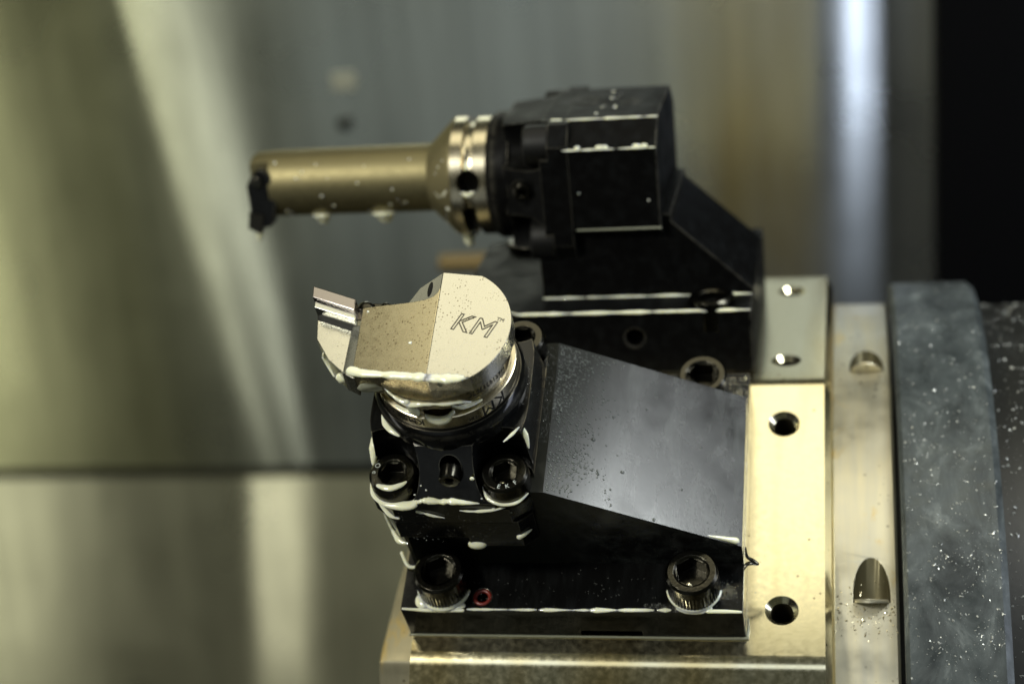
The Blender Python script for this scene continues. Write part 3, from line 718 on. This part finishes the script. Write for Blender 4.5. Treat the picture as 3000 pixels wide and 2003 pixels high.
# around the two visible clamp screws
bm = NB(); tube(bm, [(-57.6, -34.0, 70.0), (-55.5, -34.9, 70.2), (-52.8, -35.3, 70.2), (-49.8, -34.2, 70.2), (-47.5, -32.4, 69.9)], [.8, 1.3, 1.5, 1.2, .5], flat=.6); milk('coolant_pool', bm, F30, 'milky pool on the face of the left clamp screw')
bm = NB(); tube(bm, [(-62.3, -28.5, 63.0), (-60.6, -33.2, 63.2), (-56.2, -36.8, 63.2), (-50.0, -37.6, 63.0), (-46.0, -36.6, 62.8), (-44.6, -33.5, 64.0)], [.6, 1.2, 1.3, 2.3, 2.0, .4], flat=.6); milk('coolant_bead', bm, F30, 'milky crescent below the left clamp screw')
bm = NB(); tube(bm, [(-22.6, -31.0, 64.4), (-20.6, -35.0, 63.4), (-16.0, -37.3, 63.2), (-10.8, -36.6, 63.2), (-7.2, -33.0, 63.3)], [.4, .9, .7, .8, .3], flat=.8); tube(bm, [(-20.6, -34.4, 61.2), (-19.4, -36.8, 61.0), (-18.2, -37.6, 60.4)], [.7, .6, .5]); milk('coolant_bead', bm, F30, 'milky crescent below the right clamp screw')
bm = NB(); tube(bm, [(-9.2, -16.8, 79.6), (-7.2, -19.0, 77.4), (-6.4, -21.6, 73.6)], [1.2, 1.2, .3], flat=.7); milk('coolant_drop', bm, F30, 'milky wedge above the right clamp screw pocket')
bm = NB(); tube(bm, [(-13.5, -24.0, 80.7), (-11, -21.0, 80.7), (-9, -18.2, 80.7)], [.3, .8, .3], flat=.6); milk('coolant_run', bm, F30, 'short milky smear on the collar edge above the right pocket')
# front of clamp body and flange
bm = NB(); tube(bm, [(-44.2, -37.0, 64.4), (-42.5, -36.9, 65.0), (-40.0, -36.7, 64.6), (-36.5, -36.8, 64.2), (-33.0, -36.8, 64.4), (-28.0, -36.9, 63.7), (-23.5, -37.0, 63.4)], [.8, 1.2, 1.6, 1.1, 1.5, 1.0, .3], flat=.7, wob=.4); milk('coolant_bead', bm, F30, 'milky streak across the front foot of the clamp body')
bm = NB(); tube(bm, [(-30.5, -38.0, 60.6), (-26.5, -38.2, 60.4), (-21.9, -38.0, 60.4), (-17.4, -37.4, 60.6), (-12.5, -35.4, 61), (-8.4, -32.6, 61.3)], [.2, .5, .8, .5, .65, .2], flat=.6, wob=.5); milk('coolant_bead', bm, F30, 'long milky bead along the right edge of the clamp flange')
bm = NB(); tube(bm, [(-45.6, -37.6, 59.4), (-43.6, -37.8, 58.8), (-40.5, -38.0, 57.4), (-36.8, -37.9, 56.0)], [.7, .5, .6, .2], flat=.6, wob=.4); milk('coolant_bead', bm, F30, 'short milky bead on the flange front left of centre')
bm = NB(); ell(bm, (-28.6, -37.2, 38.2), (3.4, 1.5, 1.9), Matrix.Rotation(rad(-30), 3, 'X'), sub=3); milk('coolant_drop', bm, F30, 'wide milky drop hanging from the lower edge of the block')
bm = NB(); tube(bm, [(-12.9, -37.4, 43.4), (-11.0, -36.9, 44.2), (-8.6, -35.4, 44.8)], [1.3, .9, .2]); milk('coolant_drop', bm, F30, 'milky drop at the right end of the block front')
bm = NB(); tube(bm, [(-61.8, -29.0, 47.5), (-60.8, -30.4, 43.0), (-59.4, -32.4, 39.0), (-56.8, -35.8, 37.8), (-53.6, -37.2, 38.6)], [.3, .5, .9, 1.3, .3], wob=.4); milk('coolant_run', bm, F30, 'milky run hanging at the lower left corner of the block')
bm = NB(); tube(bm, [(-60.2, -31.6, 59.4), (-58.6, -33.8, 57.4), (-56.0, -36.6, 55.8), (-53.0, -37.6, 55.2)], [1.0, 1.3, 1.1, .5], flat=.8); milk('coolant_drop', bm, F30, 'milky patch on the left chamfer of the clamp flange')
# base plate
def pool(x, y, n, r0, fr=.62):
    bm = NB(); P = []; R = []
    for k in range(-6, 7):
        a = rad(-90 + k * 11.5); P.append((x + r0 * math.cos(a), y + (r0 * .0 + r0) * math.sin(a), n)); R.append(2.4 * math.cos(rad(k * 13)) + .3)
    tube(bm, P, R, flat=fr); return bm
bm = pool(-43.7, -40.6, T + .5, 9.6); ell(bm, (-50.2, -47.6, T), (3.6, 3.6, 1.5), sub=3); ell(bm, (-43.5, -49.6, T - .2), (8.5, 2.6, 1.3), sub=3); milk('coolant_pool', bm, F30, 'large milky pool around the lower left base screw')
bm = pool(45.0, -40.0, T + .5, 9.6, .5); ell(bm, (45.2, -49.6, T - .2), (6.5, 2.4, 1.3), sub=3); milk('coolant_pool', bm, F30, 'milky pool around the lower right base screw')
bm = NB(); film(bm, (-34.5, -51.0, T - .1), (10, -50.9, T - .1), .75); film(bm, (9, -50.9, T - .1), (37, -50.6, T - .1), 1.1)
milk('coolant_bead', bm, F30, 'long thin milky bead along the front edge of the near base plate')
bm = NB(); tube(bm, [(50, -51.0, T + .1), (56, -51.0, T + .1), (61.2, -51.1, T)], [.9, .9, .6], flat=.7); milk('coolant_bead', bm, F30, 'short milky bead on the base edge right of the lower right screw')
bm = NB(); tube(bm, [(-58.0, -51.0, T - .1), (-54, -51.2, T - .1), (-48, -51.4, T - .2), (-36, -51.4, T - .2)], [.5, .6, .9, .7], flat=.8); milk('coolant_bead', bm, F30, 'milky bead on the left end of the near base edge')
bm = NB(); tube(bm, [(-60.6, -30, 20.5), (-57.6, -34.4, 18.4), (-52, -33.6, 18.2)], [.8, .8, .6]); milk('coolant_drop', bm, F30, 'small milky bead beside the web at the left end of the base')
bm = NB(); tube(bm, [(49.5, -31.2, 34.6), (55, -30.8, 32.2), (59.8, -30.4, 29.8)], [.25, .9, 1.6], flat=.8); milk('coolant_drop', bm, F30, 'milky drop at the low end of the sloping face')
bm = NB(); tube(bm, [(-58.6, -51.9, .4), (-20, -51.9, .4), (20, -51.9, .4), (58, -51.9, .4), (62.3, -50.5, .4), (62.5, -44, .4)], [.5, .5, .5, .7, .8, .35]); milk('coolant_bead', bm, F30, 'thin film of coolant along the foot of the near base plate', 'thin')
# rear holder beads and hanging drops
bm = NB(); film(bm, (-22.6, -33.2, TR + .1), (61, -33.2, TR + .1), .95); milk('coolant_bead', bm, F00, 'milky line where the rear web meets its base plate')
bm = NB(); film(bm, (-42, -42.4, TR), (-30.0, -51.1, TR), .8); film(bm, (-30.0, -51.1, TR), (61.4, -51.1, TR), 1.35); milk('coolant_bead', bm, F00, 'bright milky line along the front edge of the rear base plate')
bm = NB(); film(bm, (-9, -25.4, NA + 28.2), (27, -25.4, NA + 28.2), .9); tube(bm, [(-14.5, -25.2, NA + 28.2), (-11, -25.3, NA + 28.2)], [.7, .6]); milk('coolant_bead', bm, F00, 'milky line along the top chamfer edge of the rear block')
bm = NB(); film(bm, (-9.5, -37.3, NA + 19), (27, -37.3, NA + 19), .75)
for x, r in ((-3.6, 1.2), (5.4, 2.1), (7.0, 1.6), (19.5, 1.7), (22.5, 1.5)): ell(bm, (x, -36.6, NA + 19.7), (r, 1.0, .8), sub=2)
milk('coolant_bead', bm, F00, 'milky line with drops on the lower chamfer edge of the rear block')
bm = NB(); tube(bm, [(-6, -37.2, NA - 13.6), (10, -37.2, NA - 13.6), (27.2, -37.1, NA - 13.6)], [.35, .45, .5]); milk('coolant_bead', bm, F00, 'faint coolant line along the bottom edge of the rear block', 'thin')
def hang(x, y, n, rx, h, lab, mw=F00):
    bm = NB(); lathe(bm, [(0, -h), (rx * .32, -h * .93), (rx * .5, -h * .72), (rx * .62, -h * .4), (rx * .85, -h * .12), (rx * 1.1, .35), (rx * .6, .8), (0, 1.0)], 24, Matrix.Translation((x, y, n))); return milk('hanging_drop', bm, mw, lab)
hang(-119.6, -5, NA - 12.9, 4.4, 4.4, 'milky drop hanging under the middle of the boring bar')
hang(-92.4, -5, NA - 12.9, 5.4, 4.8, 'larger milky drop under the bar nearer the coupling')
hang(-147.0, -11.5, NA - 16.0, 2.5, 6.0, 'milky drop falling from the black tip of the boring bar')
hang(-57.6, -4, NA - 22.6, 4.0, 7.4, 'long milky drop hanging from the rear coupling ring')
bm = NB(); tube(bm, [(-18.5, -30.0, NA + 3.2), (-15.8, -30.8, NA + 6.5), (-15.7, -29.8, NA + 11)], [1.5, 1.3, .4]); milk('coolant_run', bm, F00, 'milky run in the corner of the rear screw pocket')

# small droplets: countless, one object per place
def hemis(name, items, mat, mw, sub=1):
    bm = NB()
    for (c, nrm, r, fl) in items:
        mtx = axis_m(c, nrm); res = bmesh.ops.create_icosphere(bm, subdivisions=sub, radius=r)
        k1, k2 = rnd.uniform(.8, 1.25), rnd.uniform(.8, 1.25)
        for v in res['verts']: v.co = mtx @ Vector((v.co.x * k1, v.co.y * k2, v.co.z * fl))
    o = mk(name, bm, mat, None, smooth=180, recalc=False); o.matrix_world = mw; o['kind'] = 'stuff'; return o
it = []
sl = Vector((34.0, 0, 64.3)).normalized()
def slope_pt(x, y): return (x, y, 62.4 - (x + 2.4) * 34.0 / 64.3 + .0)
k = 0
while k < 1500:
    x = -2 + abs(rnd.gauss(0, 11)); y = rnd.uniform(-31, 31)
    lim = 27 + y * .25
    dens = noise.noise((x * .09, y * .09, 3.1)) + .35 - x / 45
    if x > lim or rnd.random() > .35 + dens: continue
    k += 1; it.append((slope_pt(x, y), sl, abs(rnd.gauss(.18, .13)) + .09, .5))
for _ in range(60): it.append((slope_pt(rnd.uniform(50, 61), rnd.uniform(-30, -18)), sl, rnd.uniform(.08, .22), .5))
for _ in range(90): it.append((slope_pt(rnd.uniform(0, 60), rnd.uniform(-31, 31)), sl, rnd.uniform(.06, .16), .5))
for x, y, r in ((11.6, -5.2, .8), (21.8, -15.3, .75), (41.4, -15.7, .5), (10.0, 1.0, .7), (47.0, 4, .45), (33, -30.8, .7)): it.append((slope_pt(x, y), sl, r, .5))
hemis('slope_droplets', it, 'bead', F30)
it = []
for _ in range(90):                                        # dark holder front
    x = rnd.uniform(-53.5, -13); it.append(((x, -37.4, rnd.uniform(40, 59)), (0, -1, 0), rnd.uniform(.1, .3), .6))
for _ in range(120): it.append(((rnd.uniform(-56, 60), rnd.uniform(-50, -34), T), (0, 0, 1), rnd.uniform(.08, .28), .5))
for _ in range(260): it.append(((rnd.uniform(50, 61.5), rnd.uniform(34, 50), T), (0, 0, 1), rnd.uniform(.1, .4), .5))
for _ in range(160): it.append(((rnd.gauss(56, 2.4), rnd.gauss(-43.5, 2.4), T), (0, 0, 1), rnd.uniform(.1, .3), .5))
for _ in range(60): it.append(((rnd.gauss(33, 2.4), rnd.gauss(-49, .6), T), (0, 0, 1), rnd.uniform(.1, .3), .5))
for _ in range(260): it.append(((rnd.uniform(-6.6, -2.6), rnd.uniform(-12, 31), 62.4), (0, 0, 1), rnd.uniform(.1, .32), .5))
for _ in range(260): it.append(((rnd.gauss(-8.8, 1.1), rnd.gauss(2, 4), 80.5), (0, 0, 1), rnd.uniform(.08, .26), .5))
hemis('clear_droplets', it, 'water', F30)
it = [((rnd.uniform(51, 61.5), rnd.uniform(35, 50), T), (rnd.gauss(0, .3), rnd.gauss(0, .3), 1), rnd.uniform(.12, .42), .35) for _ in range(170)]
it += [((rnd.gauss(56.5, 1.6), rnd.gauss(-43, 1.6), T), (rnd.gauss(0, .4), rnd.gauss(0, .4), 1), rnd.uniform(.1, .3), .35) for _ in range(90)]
hemis('gold_glints', it, 'chip', F30)  # golden flecks stand in for lamp glitter on the wet black steel
it = []
for _ in range(34): it.append(((rnd.uniform(-60, -10), rnd.uniform(-18, 20), 112 if False else 0), (0, 0, 1), 0, 0))
it = [((-58.8, 9.6, neck_z(-58.8)), (0, 0, 1), .55, .6), ((-41.6, -5.7, neck_z(-41.6)), (0, 0, 1), .6, .6), ((-61.8, -9.8, 106.6), (0, 0, 1), .6, .7)]
for x, z, r in ((-25.1, 71, .75), (-22.6, 64, .5), (-43.0, 68.6, .4), (-41.4, 67, .35), (-45.6, 65.4, .35), (-13.2, 62, .3)):
    it.append(((x, -36.6 + max(0, (z - 61.5)) * .47, z), (0, -1, .5), r, .7))
hemis('pale_droplets', it, 'milk', F30, 2)
it = []
for _ in range(26):
    a = rad(rnd.uniform(-90, 60)); x = -rnd.uniform(72, 138); r = 14.1
    it.append(((x, -r * math.cos(a), NA + r * math.sin(a)), (0, -math.cos(a), math.sin(a)), rnd.uniform(.25, .7), .6))
for _ in range(26):
    a = rad(rnd.uniform(-80, 40)); t = rnd.random(); x = -(60.5 + 9 * t); r = 24.2 - 9.6 * t
    it.append(((x, -r * math.cos(a), NA + r * math.sin(a)), (-.7, -math.cos(a), math.sin(a)), rnd.uniform(.3, .9), .6))
for _ in range(30): it.append(((rnd.uniform(-8, 26), -31 + rnd.uniform(-5, 5) , NA + 23.75), (0, -.62, .78), 0.01, .5))
for _ in range(9): it.append(((rnd.uniform(-10, 10), rnd.uniform(-24, 20), NA + hz), (0, 0, 1), rnd.uniform(.2, .8), .6))
for _ in range(2): it.append(((rnd.uniform(-14, 26), -37.0, rnd.uniform(NA - 12, NA + 17)), (0, -1, 0), rnd.uniform(.2, .5), .6))
hemis('bar_droplets', it, 'milk', F00, 2)

# swarf on the drum, ring and housing
def flecks(name, n, fx, fr, fth, size, mat):
    bm = NB()
    for _ in range(n):
        x, r, th, s = fx(), fr(), rad(fth()), size()
        er = Vector((0, -math.sin(th), math.cos(th))); c = er * r + Vector((x, 0, 0))
        q = axis_m(c, er + Vector((rnd.gauss(0, .3), rnd.gauss(0, .3), rnd.gauss(0, .3)))) @ Matrix.Rotation(rnd.uniform(0, 6.28), 4, 'Z')
        w, l, h = s * rnd.uniform(.35, .8), s * rnd.uniform(.7, 1.6), s * .28
        v = [bm.verts.new(q @ Vector(p_)) for p_ in ((-w, -l, 0), (w, -l * .7, h), (w * .8, l, .1 * h), (-w * .7, l * .8, h * .6), (0, 0, h * 2.2))]
        for f in ((0, 1, 4), (1, 2, 4), (2, 3, 4), (3, 0, 4)): bm.faces.new([v[i] for i in f])
    o = mk(name, bm, mat, None, smooth=0, recalc=False); o['kind'] = 'stuff'; return o
def sz(a, b, p=3): return lambda: a + (b - a) * rnd.random() ** p
def clump():
    while True:
        a, b = rnd.uniform(117.5, 150), 46 - abs(rnd.gauss(0, 27))
        if noise.noise((a * .11, b * .35, 2.0)) + .5 * noise.noise((a * .4, b * 1.4, 7.0)) > rnd.uniform(-.45, .55): break
    clump.b = b; return a
flecks('drum_swarf', 2600, clump, lambda: RD, lambda: clump.b, sz(.05, .6, 7), 'swarf')
flecks('housing_swarf', 900, lambda: rnd.uniform(153, 178), lambda: 219, lambda: rnd.uniform(-20, 50), sz(.1, .8, 4), 'swarf')
flecks('ring_swarf', 260, lambda: rnd.uniform(92, 114), lambda: R2, lambda: rnd.gauss(39.5, 1.2), sz(.12, .5, 2), 'chip')
# curled chip at the base corner and slivers in the screw sockets
bm = NB(); tube(bm, [(61.6, -34.4, 17.2), (62.8, -32.6, 18), (64.6, -31.8, 17.6), (66.4, -31.2, 16), (64.8, -30.2, 16.6), (62.8, -29.4, 18.2), (62.4, -26.6, 19.5)], [.4, .9, 1.1, .7, 1.0, .7, .3], seg=6, flat=.35)
o = mk('metal_chip', bm, 'screw', None, smooth=40); o.matrix_world = F30; tag(o, 'dark curled metal chip stuck at the right edge of the near holder', 'metal chip')
def sliver(x, y, n, rx, lab, mw=F30):
    bm = NB(); tube(bm, [(x - 2, y - 1.4, n), (x - .6, y - .2, n + .5), (x + .8, y - .9, n + .2)], [.6, 1.2, .5], seg=6, flat=.4)
    o = mk('metal_chip', bm, 'chip', None, smooth=0); o.matrix_world = mw; tag(o, lab, 'metal chip')
sliver(44.2, -44.0, T + 6.0, 1, 'bright metal chip in the socket of the lower right base screw')
sliver(AX + 18.6, -30.4, 65.4, 1, 'bright metal chip in the socket of the right clamp screw')
